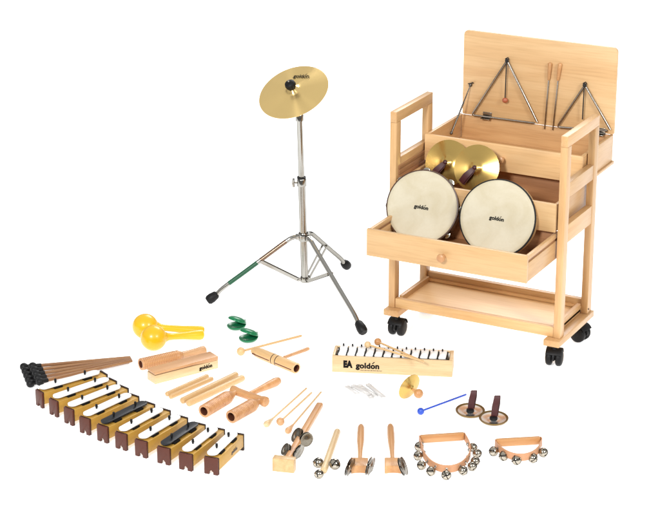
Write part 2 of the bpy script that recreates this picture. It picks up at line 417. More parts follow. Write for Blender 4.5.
for hx in (at(487.4, 119.5, LY, 1).x, at(606, 134, LY, 1).x-.02):
    h = MB().box(hx-.018, hx+.018, LY-.0022, LY-.0004, LZ0+.001, LZ0+.020, .0008)
    h.box(hx-.018, hx+.018, LY-.030, LY-.0062, BZ1+.0004, BZ1+.0022, .0006)
    h.tube([(hx-.019, LY-.0045, LZ0+.001), (hx+.019, LY-.0045, LZ0+.001)], .0030, 10)
    h.build('hinge', STEEL, lid)
st0 = at(470.5, 85, LY-.006, 1); st1 = Vector((BX0+t+.004, .36, .712))
st1 = at(451.4, 133, BX0+t+.004, 0)
s_ = MB().tube([st0, st0.lerp(st1, .35), st0.lerp(st1, .36), st1], [.0022, .0022, .0032, .0032], 10)
s_.ball(st0, .0065, seg=12, rings=8); s_.ball(st1, .006, seg=12, rings=8)
s_.tube([st0+Vector((-.010, 0, .004)), st0+Vector((.012, 0, .010))], .0022, 8); s_.tube([st0+Vector((-.006, 0, -.006)), st0+Vector((.008, 0, .012))], .0018, 8)
s_.build('lid_stay', DSTEEL, lid)
# drawers
def drawer(x0, x1, y0, y1, z0, z1, kx, kz, grooved):
    d = MB().box(x0, x1, y0, y0+.014, z0, z1, .002).build('drawer', FX, cart)
    for s, xa in ((0, x0+.001), (1, x1-.013)):
        zs = z1-.004
        m = MB()
        if grooved:
            m.box(xa, xa+.012, y0+.0144, y1, z0+.002, zs-.026, .001)
            m.box(xa, xa+.012, y0+.0144, y1, zs-.016, zs, .001)
        else: m.box(xa, xa+.012, y0+.0144, y1, z0+.002, zs, .001)
        m.build('drawer_side', WY, d)
        if grooved: MB().box(xa+.004, xa+.008, y0+.015, y1-.001, zs-.0258, zs-.0162, 0).build('groove', RUN, d)
    MB().box(x0+.0135, x1-.0135, y1-.012, y1-.0005, z0+.004, z1-.010, .001).build('drawer_back', SHADEW, d)
    MB().box(x0+.0135, x1-.0135, y0+.0146, y1-.0125, z0+.006, z0+.011, 0).build('drawer_bottom', SHADEW, d)
    if kx: knob(d, kx, y0, kz)
    return d
drawer(.032, .646, -.006, .296, .508, .612, None, None, False)
lowd = drawer(.040, .648, -.262, .036, .405, .505, .338, .452, True)

# triangles and beaters on the lid
def triangle(apx, lpx, rpx, label, bead):
    a, l, r = (at(*p, LY-.012, 1) for p in (apx, lpx, rpx))
    tr = thing('triangle', label, 'triangle', Matrix.Translation(a), 'triangles hung on the lid')
    q = [Vector(v)-a for v in (a, l, r)]
    def cor(p, n1, n2, k=.010): return [p+(n1-p).normalized()*k, p+(n1-p).normalized()*k*.3+(n2-p).normalized()*k*.3, p+(n2-p).normalized()*k]
    pts = [q[2]+(q[0]-q[2]).normalized()*.006]
    pts += cor(q[0], q[2], q[1]) + cor(q[1], q[0], q[2])
    pts += [q[2]+(q[1]-q[2]).normalized()*.014]
    MB().tube(pts, .0042, 12).build('rod', STEEL, tr)
    drop = Vector((-.003, -.003, -.145 if bead else -.13))
    c = MB().tube([Vector((0, -.006, .006)), Vector((0, -.007, -.006)), drop], .0023, 8)
    c.ball((0, -.004, 0), .0075, (1, .9, 1.1), 14, 10)
    c.tube([Vector((-.007, -.003, .006)), Vector((0, .006, .010)), Vector((.007, -.003, .006))], .002, 8)
    c.build('cord', CORD, tr)
    if bead: MB().ball(drop+Vector((0, 0, -.008)), .0115, (1, .8, .9), 18, 12).build('bead', BEADR, tr)
triangle((507.3, 60.4), (471.8, 115), (537.8, 123.6), 'large silver triangle on the left of the open lid with a bead on its cord', True)
triangle((585, 85), (557.2, 127), (611, 131), 'silver triangle on the right of the open lid, partly behind the trolley frame', False)
def tri_beater(hp, mp, ep, label):
    a, b, c = (at(*p, LY-.007, 1) for p in (hp, mp, ep))
    o = thing('triangle_beater', label, 'triangle beater', Matrix.Translation(c), 'triangle beaters clipped to the lid')
    a, b, c = a-c, b-c, Vector((0, 0, 0))
    MB().tube([c, b.lerp(a, .3)], .0026, 10).build('rod', STEEL, o)
    MB().tube([b, b.lerp(a, .08), b.lerp(a, .55), b.lerp(a, .95), a], [.0045, .0055, .0072, .0078, .0055], 14).build('handle', ORNG, o)
tri_beater((550.2, 62.8), (548.6, 80), (544.6, 129), 'left wooden handled steel triangle beater on the open lid')
tri_beater((560.2, 63.4), (557.8, 80.4), (552.8, 130), 'right wooden handled steel triangle beater on the open lid')

# drums in the lower drawer
def drum(px, py, rpx, n_off, label, cat, jingles):
    n = (TOCAM+RT*n_off[0]+UP*n_off[1]).normalized()
    r = rpx*3.80e-3
    el = math.asin(n.z)
    zc = .4165+(r+.004)*math.cos(el)
    c = at(px, py, zc)
    M = zframe(c, n)
    o = thing('tambourine' if jingles else 'hand_drum', label, cat, M)
    dp = .050
    MB().lathe([(0, .0006), (r*.9, .0004), (r-.004, 0), (r-.0008, -.002)], None, 72).build('drum_skin', SKIN, o)
    ro = r+.001
    shell = MB().lathe([(ro-.0035, -.0026), (ro+.001, -.0026), (ro+.0012, -.009), (ro-.001, -.0095), (ro-.001, -dp), (ro-.007, -dp), (ro-.007, -.003)], None, 72, close=True)
    shell.build('shell', SHELLD if jingles else PALE, o)
    MB().lathe([(r-.0012, -.0012), (ro+.0022, -.0022), (ro+.0028, -.0075), (ro+.0004, -.0085)], None, 72).build('rim_band', BLK if not jingles else SHELLD, o)
    if jingles:
        for k in range(8):
            a = -PI/2+.84+k*PI/4
            Mk = Matrix.Rotation(a, 4, 'Z') @ Matrix.Translation((ro-.002, 0, -.028))
            MB().box(.0005, .0015, -.020, .020, -.010, .010, .0004, M=Mk).build('slot', BROWND, o)
            for s in (-1, 1):
                MB().lathe([(0, .0022), (.004, .0020), (.006, .0004), (.0145, 0), (.0145, -.0006), (0, -.0006)], Mk @ Matrix.Translation((-.001, 0, s*.0035)), 24).build('jingle', BELLM, o)
    up = Vector((0, 1, 0)); tilt = Matrix.Rotation(R(-4), 4, 'Z')
    logo(o, Matrix.Translation((-.001, -.002, .0012)) @ tilt, .0185)
drum(421.8, 206.8, 34.4, (-.34, .06), 'tambourine with cream skin and dark jingled shell, left in the open drawer', 'tambourine', True)
drum(497.2, 218.2, 35.5, (-.34, .02), 'round hand drum with cream skin and pale wooden shell, right in the open drawer', 'hand drum', False)

# brass cymbals
def cymbal_prof(r, bell, hb, rise):
    up = [(0.0035, hb+rise), (bell*.35, hb*.96+rise), (bell*.7, hb*.72+rise), (bell*.93, hb*.25+rise), (bell*1.08, hb*.06+rise), (bell*1.3, rise*.93)]
    up += [(bell*1.3+(r-bell*1.3)*k/7, rise*.93*(1-(k/7)**1.35)) for k in range(1, 8)]
    return up+[(r, -.0012)]+[(a, h-.0014) for a, h in up[-2::-1]]
def hand_cymbal(px, py, rpx, y, n_off, label):
    c = at(px, py, y, 1); n = (TOCAM+RT*n_off[0]+UP*n_off[1]).normalized()
    M = zframe(c, n); r = rpx*3.86e-3
    o = thing('hand_cymbal', label, 'hand cymbal', M, 'hand cymbals in the middle drawer')
    MB().lathe(cymbal_prof(r, r*.27, .013, .010), None, 80).build('cymbal', BRASSD, o)
    b = MB()
    b.ribbon([(0, 0, .024), (-.008, -.012, .030), (-.026, -.034, .031), (-.044, -.058, .020)], (.78, -.62, 0), [.010, .018, .023, .022], .003)
    b.ribbon([(.001, -.001, .023), (-.005, -.013, .024), (-.023, -.036, .023), (-.040, -.060, .015)], (.78, -.62, 0), [.010, .017, .022, .022], .003)
    b.ball((0, 0, .024), .008, (1.1, 1.1, .8), 14, 10)
    b.build('strap', STRAP, o)
hand_cymbal(447.4, 163.0, 22.2, .165, (-.44, .10), 'left brass hand cymbal with dark leather strap, partly behind the tambourine')
hand_cymbal(476.6, 168.2, 22.2, .140, (-.42, .06), 'right brass hand cymbal with dark leather strap, overlapping the other')

# ------------------------------------------------------------------ cymbal stand and cymbal
SX, SY = -.436-.008*RT.x, .177-.008*RT.y
b_px = pj((SX, SY, 0))
zl = vert(SX, SY, 279); zh = vert(SX, SY, 236.5); zj = vert(SX, SY, 179.5); zt = vert(SX, SY, 117)
sroot = thing('cymbal_stand', 'chrome tripod cymbal stand with folding legs and black rubber feet', 'cymbal stand', Matrix.Translation((SX, SY, 0)))
lean = lambda z: Vector((-.017*(z-zl)/(zt-zl)*RT.x, -.017*(z-zl)/(zt-zl)*RT.y, z))
MB().tube([lean(zl-.012), lean(zj)], .0138, 24).build('base_tube', CHROME, sroot)
up_t = MB().tube([lean(zj-.01), lean(zt+.01)], .0112, 24); up_t.build('upper_tube', CHROME, sroot)
cl = MB().lathe([(.0115, 0), (.0175, 0), (.0175, .026), (.0155, .030), (.0115, .030)], Matrix.Translation(lean(zj-.026)), 24).build('clamp', CHROME, sroot)
MB().lathe([(.0115, 0), (.0170, 0), (.0170, .007), (.0115, .008)], Matrix.Translation(lean(zj+.0045)), 24).build('bushing', BLK, cl)
wn = MB(); p0 = lean(zj-.013)
ld = -RT
wn.tube([p0+ld*.013, p0+ld*.032], .004, 12); wn.tube([p0+ld*.030+Vector((0, 0, -.017)), p0+ld*.033, p0+ld*.030+Vector((0, 0, .017))], [.004, .006, .004], 12)
wn.build('wing_screw', CHROME, cl)
top = MB().lathe([(.0113, 0), (.0148, 0), (.0148, .022), (.0125, .026), (.0108, .026)], Matrix.Translation(lean(zt-.014)), 24); top.build('collar', CHROME, sroot)
hub = MB().lathe([(.012, -.016), (.018, -.016), (.020, -.012), (.020, .012), (.018, .016), (.012, .016)], Matrix.Translation(lean(zh)), 28)
low = MB().lathe([(.012, -.010), (.016, -.010), (.017, -.007), (.017, .007), (.016, .010), (.012, .010)], Matrix.Translation(lean(zl)), 28)
feet = [at(207.5, 305.5), at(347.8, 270.5), at(364, 337.5)]
for i, f in enumerate(feet):
    v = f-Vector((SX, SY, 0)); v.z = 0; Rr = v.length; d = v.normalized(); side = Vector((-d.y, d.x, 0))
    P = lambda r, z: d*r+Vector((0, 0, z))
    hub.box(.014, .034, -.0085, .0085, zh-.010, zh+.010, .002, M=frame((0, 0, 0), d, side, (0, 0, 1)))
    low.box(.012, .030, -.006, .006, zl-.007, zl+.007, .002, M=frame((0, 0, 0), d, side, (0, 0, 1)))
    low.tube([P(.026, zl)-side*.012, P(.026, zl)+side*.012], .004, 12)
    # leg: leaves the hub, runs straight, steepens into the foot
    ctrl = [(.030, zh+.001), (.052, zh-.004), (.078, zh-.020), *[(.078+(Rr*.84-.078)*q, zh-.020+(.068-zh+.020)*q) for q in (.33, .66, 1.)], (Rr*.92, .036), (Rr*.97, .014)]
    # catmull-rom sampling
    def cr(k, u):
        p = [Vector((*ctrl[max(0, min(len(ctrl)-1, k+j))], 0)) for j in (-1, 0, 1, 2)]
        return .5*((2*p[1])+(p[2]-p[0])*u+(2*p[0]-5*p[1]+4*p[2]-p[3])*u*u+(3*p[1]-p[0]-3*p[2]+p[3])*u**3)
    path = [cr(k, u/6) for k in range(len(ctrl)-1) for u in range(6)]+[Vector((*ctrl[-1], 0))]
    pts = [P(q.x, q.y) for q in path]
    lg = MB().tube(pts, .0085, 16).build('leg', CHROME, sroot)
    # rubber boot
    e, g = P(Rr*.895, .046), P(Rr*1.0, .0185)
    MB().tube([e, e.lerp(g, .12), e.lerp(g, .55), e.lerp(g, .85), g], [.0105, .0155, .0192, .0185, .0135], 20).build('rubber_foot', BLK, lg)
    if i == 0:  # coloured reflections in the chrome, put in as bands around the leg
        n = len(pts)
        MB().tube(pts[n//2-10:n//2-1], .0088, 16).build('reflection_band', BRBAND, lg, label='brown reflection painted on the left leg')
        MB().tube(pts[n//2-1:n//2+8], .0089, 16).build('reflection_band', GRBAND, lg, label='dark green reflection painted on the left leg')
    # strut
    km = len(pts)*.45; mp = pts[int(len(pts)*.46)]
    s1 = P(.026, zl)
    st = MB()
    for s in (-1, 1): st.ribbon([s1+side*s*.0075, mp+side*s*.0100-Vector((0, 0, .004))], (mp-s1).cross(side), .012, .0022)
    st.tube([mp-side*.013-Vector((0, 0, .003)), mp+side*.013-Vector((0, 0, .003))], .0042, 12)
    st.build('strut', CHROME, sroot)
hub.build('hub', CHROME, sroot); low.build('lower_joint', CHROME, sroot)
for a in (20, 140, 260):
    d = Vector((math.cos(R(a)), math.sin(R(a)), 0))
# tilted cymbal on top
ia = R(115)
cn = (TOCAM*math.cos(R(45))+(RT*math.cos(ia)+UP*math.sin(ia))*math.sin(R(45))).normalized()
ctop = Vector((SX, SY, 0))+lean(zt)
cc = at(293.6, 92.0, (ctop.y+.0), 1)
CM = zframe(cc, cn, UP)
cy = thing('cymbal', 'round brass cymbal tilted on top of the chrome stand', 'cymbal', CM)
cyr = 35.4*3.86e-3
MB().lathe(cymbal_prof(cyr, .026, .014, .012), None, 96).build('plate', BRASS, cy)
th = MB().lathe([(0, .054), (.012, .0535), (.0190, .048), (.0212, .038), (.0185, .0285), (0, .0268)], None, 28).build('cymbal_nut', BLK, cy)
MB().lathe([(0, .063), (.003, .0625), (.004, .061), (.004, .054), (0, .0538)], None, 16).build('bolt', CHROME, th)
logo(cy, Matrix.Translation((.016, .072, .0108)) @ Matrix.Rotation(R(-4), 4, 'Z') @ Matrix.Rotation(R(-4), 4, 'X'), .023, bold=.016)
# tilter arm (part of the stand) from the tube top to the cymbal
ci = Matrix.Translation((-SX, -SY, 0))
und = CM @ Vector((0, 0, .004)); upl = und-Vector((SX, SY, 0))
MB().tube([lean(zt+.004), lean(zt+.02), upl-cn*.012, upl+cn*.010], [.010, .0100, .0075, .004], 14).build('tilter', CHROME, sroot)
und2 = CM @ Vector((0, 0, .004))

# ------------------------------------------------------------------ chime bars
FRB = [(42.5, 409), (57.3, 418), (73, 426.5), (89.6, 436), (107.5, 444), (126.4, 451.5), (146.6, 459), (169.6, 466), (192, 472), (218, 476)]
BRB = [(108.5, 389.8), (117.8, 396.6), (129.4, 403.8), (140, 412), (155.8, 420), (171.4, 426.4), (188.6, 433.6), (206.2, 440.6), (225.4, 445.4), (244.4, 450.2)]
ORD = ['leftmost of the row, against the stick bundle', 'second from the left in the row', 'third from the left in the row', 'fourth from the left, just left of the first black one',
       'the left one of the two black ones', 'just right of the left black one', 'just left of the right black one', 'the right one of the two black ones', 'second from the right in the row', 'rightmost and nearest of the row, its side fully in view']
def cap_poly(w, h):
    y0, y1 = -w/2, w/2; f = .018; n = .28*w
    p = [(y0, .002), (y0+.002, 0), (-n/2-.001, 0), (-n/2, f*.5), (0, f*.85), (n/2, f*.5), (n/2+.001, 0), (y1-.002, 0), (y1, .002), (y1, h-.002), (y1-.002, h), (y0+.002, h), (y0, h-.002)]
    return p
YZX = Matrix(((0, 0, 1, 0), (1, 0, 0, 0), (0, 1, 0, 0), (0, 0, 0, 1)))      # local (a,b,h) -> (h,a,b)
for i, (f, b) in enumerate(zip(FRB, BRB)):
    M, L = lay(f, b); w = .044+.0004*i; h = .056
    M = M @ Matrix.Translation((0, w/2, 0))
    blk = i in (4, 7)
    o = thing('chime_bar', ('black' if blk else 'white')+' topped gold chime bar, '+ORD[i], 'chime bar', M, 'chime bars standing in a fanned row')
    bd = MB(); bd.box(.007, L-.006, -w/2, w/2, .0145, h, .0015)
    body = bd.build('resonator_box', GOLDB, o)
    MB().prism(cap_poly(w+.001, h+.002), .0, .0068, YZX, .0005).build('end_cap', BROWN, o)
    MB().prism(cap_poly(w+.003, h+.0035), -.0, .0012, Matrix.Translation((.0066, 0, 0)) @ YZX, 0).build('cap_edge', BROWND, o)
    MB().prism(cap_poly(w+.002, h+.0035), 0, .0058, Matrix.Translation((L-.0058, 0, 0)) @ YZX, .0005).build('end_cap', BROWND, o)
    # tone plate
    p0, p1, pw, r = L*.035, L*.925, w*.76, w*.38
    poly = [(p0+r+r*math.cos(a), r*math.sin(a)) for a in [PI/2+PI*k/14 for k in range(15)]]+[(p1-r+r*math.cos(a), r*math.sin(a)) for a in [-PI/2+PI*k/14 for k in range(15)]]
    pl = MB().prism(poly, h+.007, h+.0125, Matrix.Translation((0, .0045, 0)), .0008).build('tone_plate', BLACKE if blk else WHITE, o)
    for k in (.26, .76):
        x = p0+(p1-p0)*k
        MB().box(x-.016, x+.016, -w*.39, w*.39, h+.0004, h+.0068, .001).build('felt_pad', FELT, o)
        MB().lathe([(0, h+.028), (.0036, h+.028), (.0042, h+.026), (.0042, h+.018), (.0030, h+.017), (.0030, h+.013)], Matrix.Translation((x, .0045, 0)), 14).build('pin', BLK, pl)
    if i == 9:
        logo(o, frame((L*.62, -w/2-.0004, h*.60), (1, 0, 0), (0, 0, 1), (0, -1, 0)), .015, BROWND)

# bundle of black-headed sticks
def bundle(hp, tip, z, zt):
    M, L = lay(hp, tip, z, zt)
    o = thing('mallet', 'thin brown stick with black rubber head in the bundle behind the chime bars', 'mallet', M, 'black headed sticks lying in one bundle')
    MB().tube([(.0, 0, 0), (L, 0, 0)], [.0064, .0056], 10).build('stick', STICKB, o)
    MB().lathe([(0, -.0145), (.0060, -.0138), (.0108, -.0105), (.0140, -.004), (.0142, .003), (.0118, .0095), (.0080, .0125), (.0078, .030), (.0060, .031)], Matrix(XM), 22).build('head', BLK, o)
for k in range(5):
    u = k/4
    bundle((23.9+6.6*u, 366.8+16.8*u), (127.2+2*u, 358.2+3.6*u), .0135, .006)
for k in range(5):
    u = k/4
    bundle((32.6+7.4*u, 366.2+15.6*u), (130.2+1.6*u, 357.4+3.4*u), .0330, .0165)

# ------------------------------------------------------------------ maracas
def maraca(hp, ep, label):
    r = 12.1*PXM
    M, L = lay(hp, ep, r, .019)
    o = thing('maraca', label, 'maraca', M, 'pair of yellow maracas')
    hd = MB(); hd.ball((0, 0, 0), r, (1.03, 1, 1), 40, 28)
    hd = hd.build('head', YEL, o)
    MB().lathe([(r*1.0006, -.0012), (r*1.012, -.0008), (r*1.012, .0008), (r*1.0006, .0012)], None, 48).build('seam', YEL, hd)
    MB().lathe([(.022, r*.86), (.0185, r*1.04), (.0135, r*1.28), (.0120, r*1.7), (.0135, L*.62), (.0170, L*.8), (.0190, L*.92), (.0180, L*.97), (.0125, L*.995), (0, L)], Matrix(XM), 28).build('handle', YEL, o)
maraca((145.3, 326.2), (204.4, 331.2), 'yellow plastic maraca lying behind the other one')
maraca((153.6, 337.8), (203.2, 334.4), 'yellow plastic maraca lying in front of the other one')

# ------------------------------------------------------------------ castanets
def castanet(cx_, cy_, label):
    r = 9.5*PXM
    c = at(cx_, cy_, .010); M = frame(c-Vector((0, 0, .010)), RT, Vector((-RT.y, RT.x, 0)), (0, 0, 1)) @ Matrix.Rotation(R(42), 4, 'Z')
    o = thing('castanet', label, 'castanet', M, 'green castanets lying open')
    prof = [(0, 0), (r*.45, .0012), (r*.78, .005), (r*.95, .010), (r, .0145), (r*.985, .0165), (r*.90, .0165), (r*.72, .012), (0, .0095)]
    S = Matrix.Diagonal((1.0, .94, 1, 1))
    MB().lathe(prof, S, 44).build('shell', GREEN, o)
    hinge = Vector((r*.92, 0, .0172))
    Mu = Matrix.Translation(hinge) @ Matrix.Rotation(R(24), 4, 'Y') @ Matrix.Translation(-hinge) @ Matrix.Translation((0, 0, .034)) @ Matrix.Diagonal((1, .94, -1, 1))
    u = MB().lathe(prof, Mu, 44); bmesh.ops.reverse_faces(u.bm, faces=u.bm.faces[:]); bmesh.ops.recalc_face_normals(u.bm, faces=u.bm.faces[:])
    u.build('shell', GREEN, o)
    c = MB()
    for s in (-1, 1): c.tube([(r*.80, s*.010, .004), (r*.99, s*.011, .010), (r*1.02, s*.010, .020), (r*.93, s*.009, .032)], .0018, 8)
    c.build('elastic', GREEN, o)
castanet(236.4, 326.4, 'dark green castanet further back, open to the left')
castanet(248.4, 338.8, 'dark green castanet nearer the front, next to the beater ball')

# ------------------------------------------------------------------ turned wooden instruments
def ribbed(x0, x1, r, pitch=.0070, dep=.0016):
    p = []; x = x0
    while x < x1-pitch:
        p += [(r, x), (r, x+pitch*.55), (r-dep, x+pitch*.7), (r-dep, x+pitch*.85)]; x += pitch
    return p+[(r, x1)]
r = 5.6*PXM
M, L = lay((140.6, 364.4), (205.6, 349.8), r, .016)
o = thing('tone_tube', 'ribbed brown wooden tube with turned handle behind the wood block', 'tone tube', M)
xb = L*.56
MB().lathe([(r*.62, .0005), (r*.93, 0), (r, .0015)]+ribbed(.004, xb, r)+[(r*.96, xb+.004), (r*.72, xb+.012), (r*.68, xb+.016)], Matrix(XM), 40).build('tube', TUBE, o)
MB().lathe([(r*.62, .001), (r*.60, xb*.8), (0, xb*.8)], Matrix(XM), 28).build('bore', BORE, o)
MB().lathe([(r*.68, xb+.0165), (r*.60, xb+.020), (r*.58, xb+.05), (r*.64, L*.86), (r*.74, L*.95), (r*.70, L*.985), (r*.4, L*.999), (0, L)], Matrix(XM), 32).build('handle', TAN, o)

# wood block
M, L = lay((155.2, 384.6), (218.4, 368.2))
o = thing('wood_block', 'pale rectangular wood block with a darker top plate and black lettering', 'wood block', M)
ww, hh = .056, .043
MB().box(0, L, 0, ww, 0, hh*.74, .002).build('block', PALER, o)
m = MB(); m.box(L*.10, L-.0005, .0005, ww-.0005, hh*.74+.0035, hh*1.02, .003)
m.box(L*.80, L-.001, .001, ww-.001, hh*.74+.0002, hh*.74+.0034, 0)
MB().box(L*.0+.003, L*.8, .005, ww-.004, hh*.74+.0002, hh*.74+.0032, 0).build('slit', BORE, o)
top = MB()
poly = [(.0005, hh*.74+.0034), (L*.25, hh*.74+.0036), (L*.6, hh*.74+.0034), (L*.84, hh*.74+.0002), (L, hh*.74+.0002), (L, hh*1.08), (.0005, hh*1.0)]
top.prism(poly, -ww+.0003, -.0003, Matrix(((1, 0, 0, 0), (0, 0, -1, 0), (0, 1, 0, 0), (0, 0, 0, 1))), .0015)
m.bm.free()
top.build('top_plate', TAN, o)
logo(o, frame((L*.80, -.0006, hh*.40), (1, 0, 0), (0, 0, 1), (0, -1, 0)), .0185)

def rod(A, B, rpx, mat, name, label, cat, group=None, z0=0.):
    r = rpx*PXM
    M, L = lay(A, B, r+z0)
    o = thing(name, label, cat, M, group)
    MB().lathe([(0, 0), (r*.55, .0006), (r*.9, .003), (r, .007), (r, L-.007), (r*.9, L-.003), (r*.55, L-.0006), (0, L)], Matrix(XM), 24).build('rod', mat, o)
    return o
def rod1(A, B, rpx, mat, label, group):
    r = rpx*PXM; M, L = lay(A, B, r)
    m = MB().lathe([(0, 0), (r*.55, .0006), (r*.9, .003), (r, .007), (r, L-.007), (r*.9, L-.003), (r*.55, L-.0006), (0, L)], Matrix(XM), 24)
    o = m.build('clave', mat); o.matrix_world = M; o['label'] = label; o['category'] = 'clave'; o['group'] = group
rod1((166.0, 394.6), (208.0, 375.8), 2.2, PALE, 'thin pale wooden stick, back one of the short pair below the wood block', 'thin wooden claves')
rod1((169.6, 397.2), (212.6, 378.4), 2.2, PALE, 'thin pale wooden stick, front one of the short pair below the wood block', 'thin wooden claves')
rod1((181.4, 401.2), (237.0, 374.2), 2.9, PALE, 'thick pale wooden clave, back one of the long pair', 'thick wooden claves')
rod1((187.6, 403.8), (243.4, 377.6), 3.0, PALE, 'thick pale wooden clave, front one of the long pair beside the double tube', 'thick wooden claves')

# double tone tube with cross bar and handle
r = 5.9*PXM
M1, L1 = lay((203.8, 411.4), (234.6, 393.0), r)
M2, L2 = lay((231.0, 417.0), (259.0, 401.4), r)
o = thing('double_tone_tube', 'double wooden tube instrument with cross bar and turned handle', 'tone tube', Matrix.Translation(M1.translation))
inv = Matrix.Translation(-M1.translation)
for Mx, Lx in ((M1, L1), (M2, L2)):
    q = inv @ Mx
    tb = MB().lathe([(r*.66, .0005), (r*.95, 0), (r, .0015)]+ribbed(.004, Lx*.72, r, .0070, .0015)+[(r*.97, Lx*.76), (r*.72, Lx*.86), (r*.42, Lx*.95), (r*.38, Lx*1.02)], q @ XM, 40).build('tube', TUBE, o)
    MB().lathe([(r*.66, .001), (r*.62, Lx*.6), (0, Lx*.6)], q @ XM, 28).build('bore', BORE, tb)
Mb, Lb = lay((231.2, 389.4), (267.0, 402.4), r*.92)
rb = 4.1*PXM
MB().lathe([(0, 0), (rb*.6, .001), (rb*.95, .006), (rb*1.04, .014), (rb*.9, .030), (rb*.88, Lb*.5), (rb*.9, Lb-.030), (rb*1.12, Lb-.014), (rb*1.12, Lb-.005), (rb*.9, Lb-.0015), (0, Lb)], inv @ Mb @ XM, 32).build('cross_bar', ORNG, o)
Mh, Lh = lay((246.5, 395.6), (279.8, 380.0), r*.92, .015)
rh = 3.3*PXM
MB().lathe([(rh*.85, 0), (rh*.72, Lh*.12), (rh*.78, Lh*.35), (rh*1.1, Lh*.68), (rh*1.22, Lh*.86), (rh*1.0, Lh*.96), (rh*.5, Lh*.995), (0, Lh)], inv @ Mh @ XM, 28).build('handle', ORNG, o)

# slotted tube guiro with its stick handle, and beater
r = 5.0*PXM
M, L = lay((296.6, 368.4), (252.4, 350.2), r)
o = thing('slit_drum', 'pale wooden tube with a long slit and two dark rings', 'slit tube', M)
MB().lathe([(r*.72, .0005), (r*.96, 0), (r*1.02, .002), (r*1.02, L*.40), (r*.97, L*.405), (r*.97, L*.42), (r*1.02, L*.425), (r*1.02, L*.49), (r*.97, L*.495), (r*.97, L*.51), (r*1.02, L*.515), (r*1.0, L*.80), (r*.9, L*.90), (r*.62, L*.98), (r*.3, L*.999), (0, L)], Matrix(XM), 40).build('tube', PALE, o)
for k in (.412, .502):
    MB().lathe([(r*.972, L*k-.0018), (r*1.005, L*k-.0012), (r*1.005, L*k+.0012), (r*.972, L*k+.0018)], Matrix(XM), 40).build('ring', BROWND, o)
MB().lathe([(r*.72, .001), (r*.70, L*.35), (0, L*.35)], Matrix(XM), 28).build('bore', BORE, o)
sd = Vector((0, math.cos(R(12)), math.sin(R(12)))); sd2 = Vector((1, 0, 0))
for k0, k1 in ((.03, .395), (.53, .92)):
    MB().box(L*k0, L*k1, -.0020, .0020, r*1.02-.0055, r*1.02+.0006, .0006, M=Matrix.Rotation(R(-96), 4, 'X')).build('slit', BORE, o)
# stick handle leaves the back of the tube
A = M.inverted() @ at(284.2, 357.4, r); B = M.inverted() @ at(308.6, 348.6, .010)
MB().tube([A, A.lerp(B, .2), A.lerp(B, .93), A.lerp(B, .99), B], [.0058, .0062, .0072, .0066, .0035], 16).build('handle', TAN, o)

def ball_mallet(hp, tp, rpx, srpx, hmat, smat, label, group=None, zh=None, zt=None, cat='mallet', pear=False):
    r = rpx*PXM; rs = srpx*PXM
    M, L = lay(hp, tp, r if zh is None else zh, (rs if zt is None else zt))
    o = thing('mallet', label, cat, M, group)
    MB().lathe([(rs*.8, 0), (rs, .02), (rs, L-.004), (rs*.7, L-.0008), (0, L)], Matrix(XM), 14).build('stick', smat, o)
    if pear:
        MB().lathe([(0, -r*1.1), (r*.5, -r*1.02), (r*.86, -r*.6), (r, 0), (r*.88, r*.9), (r*.62, r*2.3), (r*.42, r*3.8), (rs*1.05, r*4.8)], Matrix(XM), 26).build('head', hmat, o)
    else:
        h = MB(); h.ball((0, 0, 0), r, (.98, 1, 1), 26, 18); h.build('head', hmat, o)
    return o
ball_mallet((240.8, 351.4), (301.8, 335.6), 4.0, 1.15, PALE, PALE, 'wooden ball beater lying behind the slit tube, below the castanets')
G3 = 'three slim wooden beaters lying together'
ball_mallet((266.8, 424.0), (306.8, 388.0), 2.9, .85, PALER, PALE, 'slim beater with pale pear shaped head, left one of three', G3, pear=True)
ball_mallet((280.4, 421.6), (311.9, 392.4), 3.6, .9, TAN, PALE, 'slim beater with round tan ball head, middle one of three', G3)
ball_mallet((288.2, 430.6), (321.3, 391.8), 2.9, .85, TAN, PALE, 'slim beater with tan pear shaped head, right one of three', G3, pear=True)
ball_mallet((420.7, 411.3), (466.4, 394.4), 3.2, .85, BLUE, BLUE, 'thin blue plastic mallet with a round blue head', zt=.006)

# ------------------------------------------------------------------ jingle discs & bells
def jingle_prof(r): return [(0, .0030), (r*.28, .0028), (r*.42, .0008), (r*.9, 0), (r, .0010), (r, .0003), (r*.9, -.0007), (r*.42, .0001), (r*.28, .0020), (0, .0022)]
def jingle_pair(parent, c, axis, r, gap=.004, mat=None):
    for s in (-1, 1):
        a = Vector(axis).normalized()*s
        M = zframe(Vector(c)+a*gap*.5, a, (0, 0, 1) if abs(a.z) < .9 else (1, 0, 0))
        MB().lathe(jingle_prof(r), M, 32).build('jingle', mat or JING, parent)
def bell(parent, c, r, out):
    out = Vector(out).normalized(); M = zframe(c, out, (0, 0, 1) if abs(out.z) < .9 else (1, 0, 0))
    prof = [(r*math.cos(a), r*math.sin(a)) for a in [-PI/2+PI*k/18 for k in range(19)]]
    prof[0] = (0, -r); prof[-1] = (0, r)
    prof[9:10] = [(r*.995, -r*.06), (r*1.05, -r*.05), (r*1.05, r*.05), (r*.995, r*.06)]
    b = MB().lathe(prof, M, 28).build('bell', BELLM, parent)
    s = MB()
    for a0 in (0, PI/2):
        d = Vector((math.cos(a0+.5), math.sin(a0+.5), 0))
        pts = [M @ (d*r*.93*math.sin(q)+Vector((0, 0, r*.93*math.cos(q)))) for q in [R(-66)+R(132)*k/14 for k in range(15)]]
        s.tube(pts, r*.12, 8)
        for q in (-66, 66):
            s.ball(M @ (d*r*.90*math.sin(R(q))+Vector((0, 0, r*.90*math.cos(R(q))))), r*.20, seg=12, rings=8)
    s.build('opening', FELT, b)
    return b

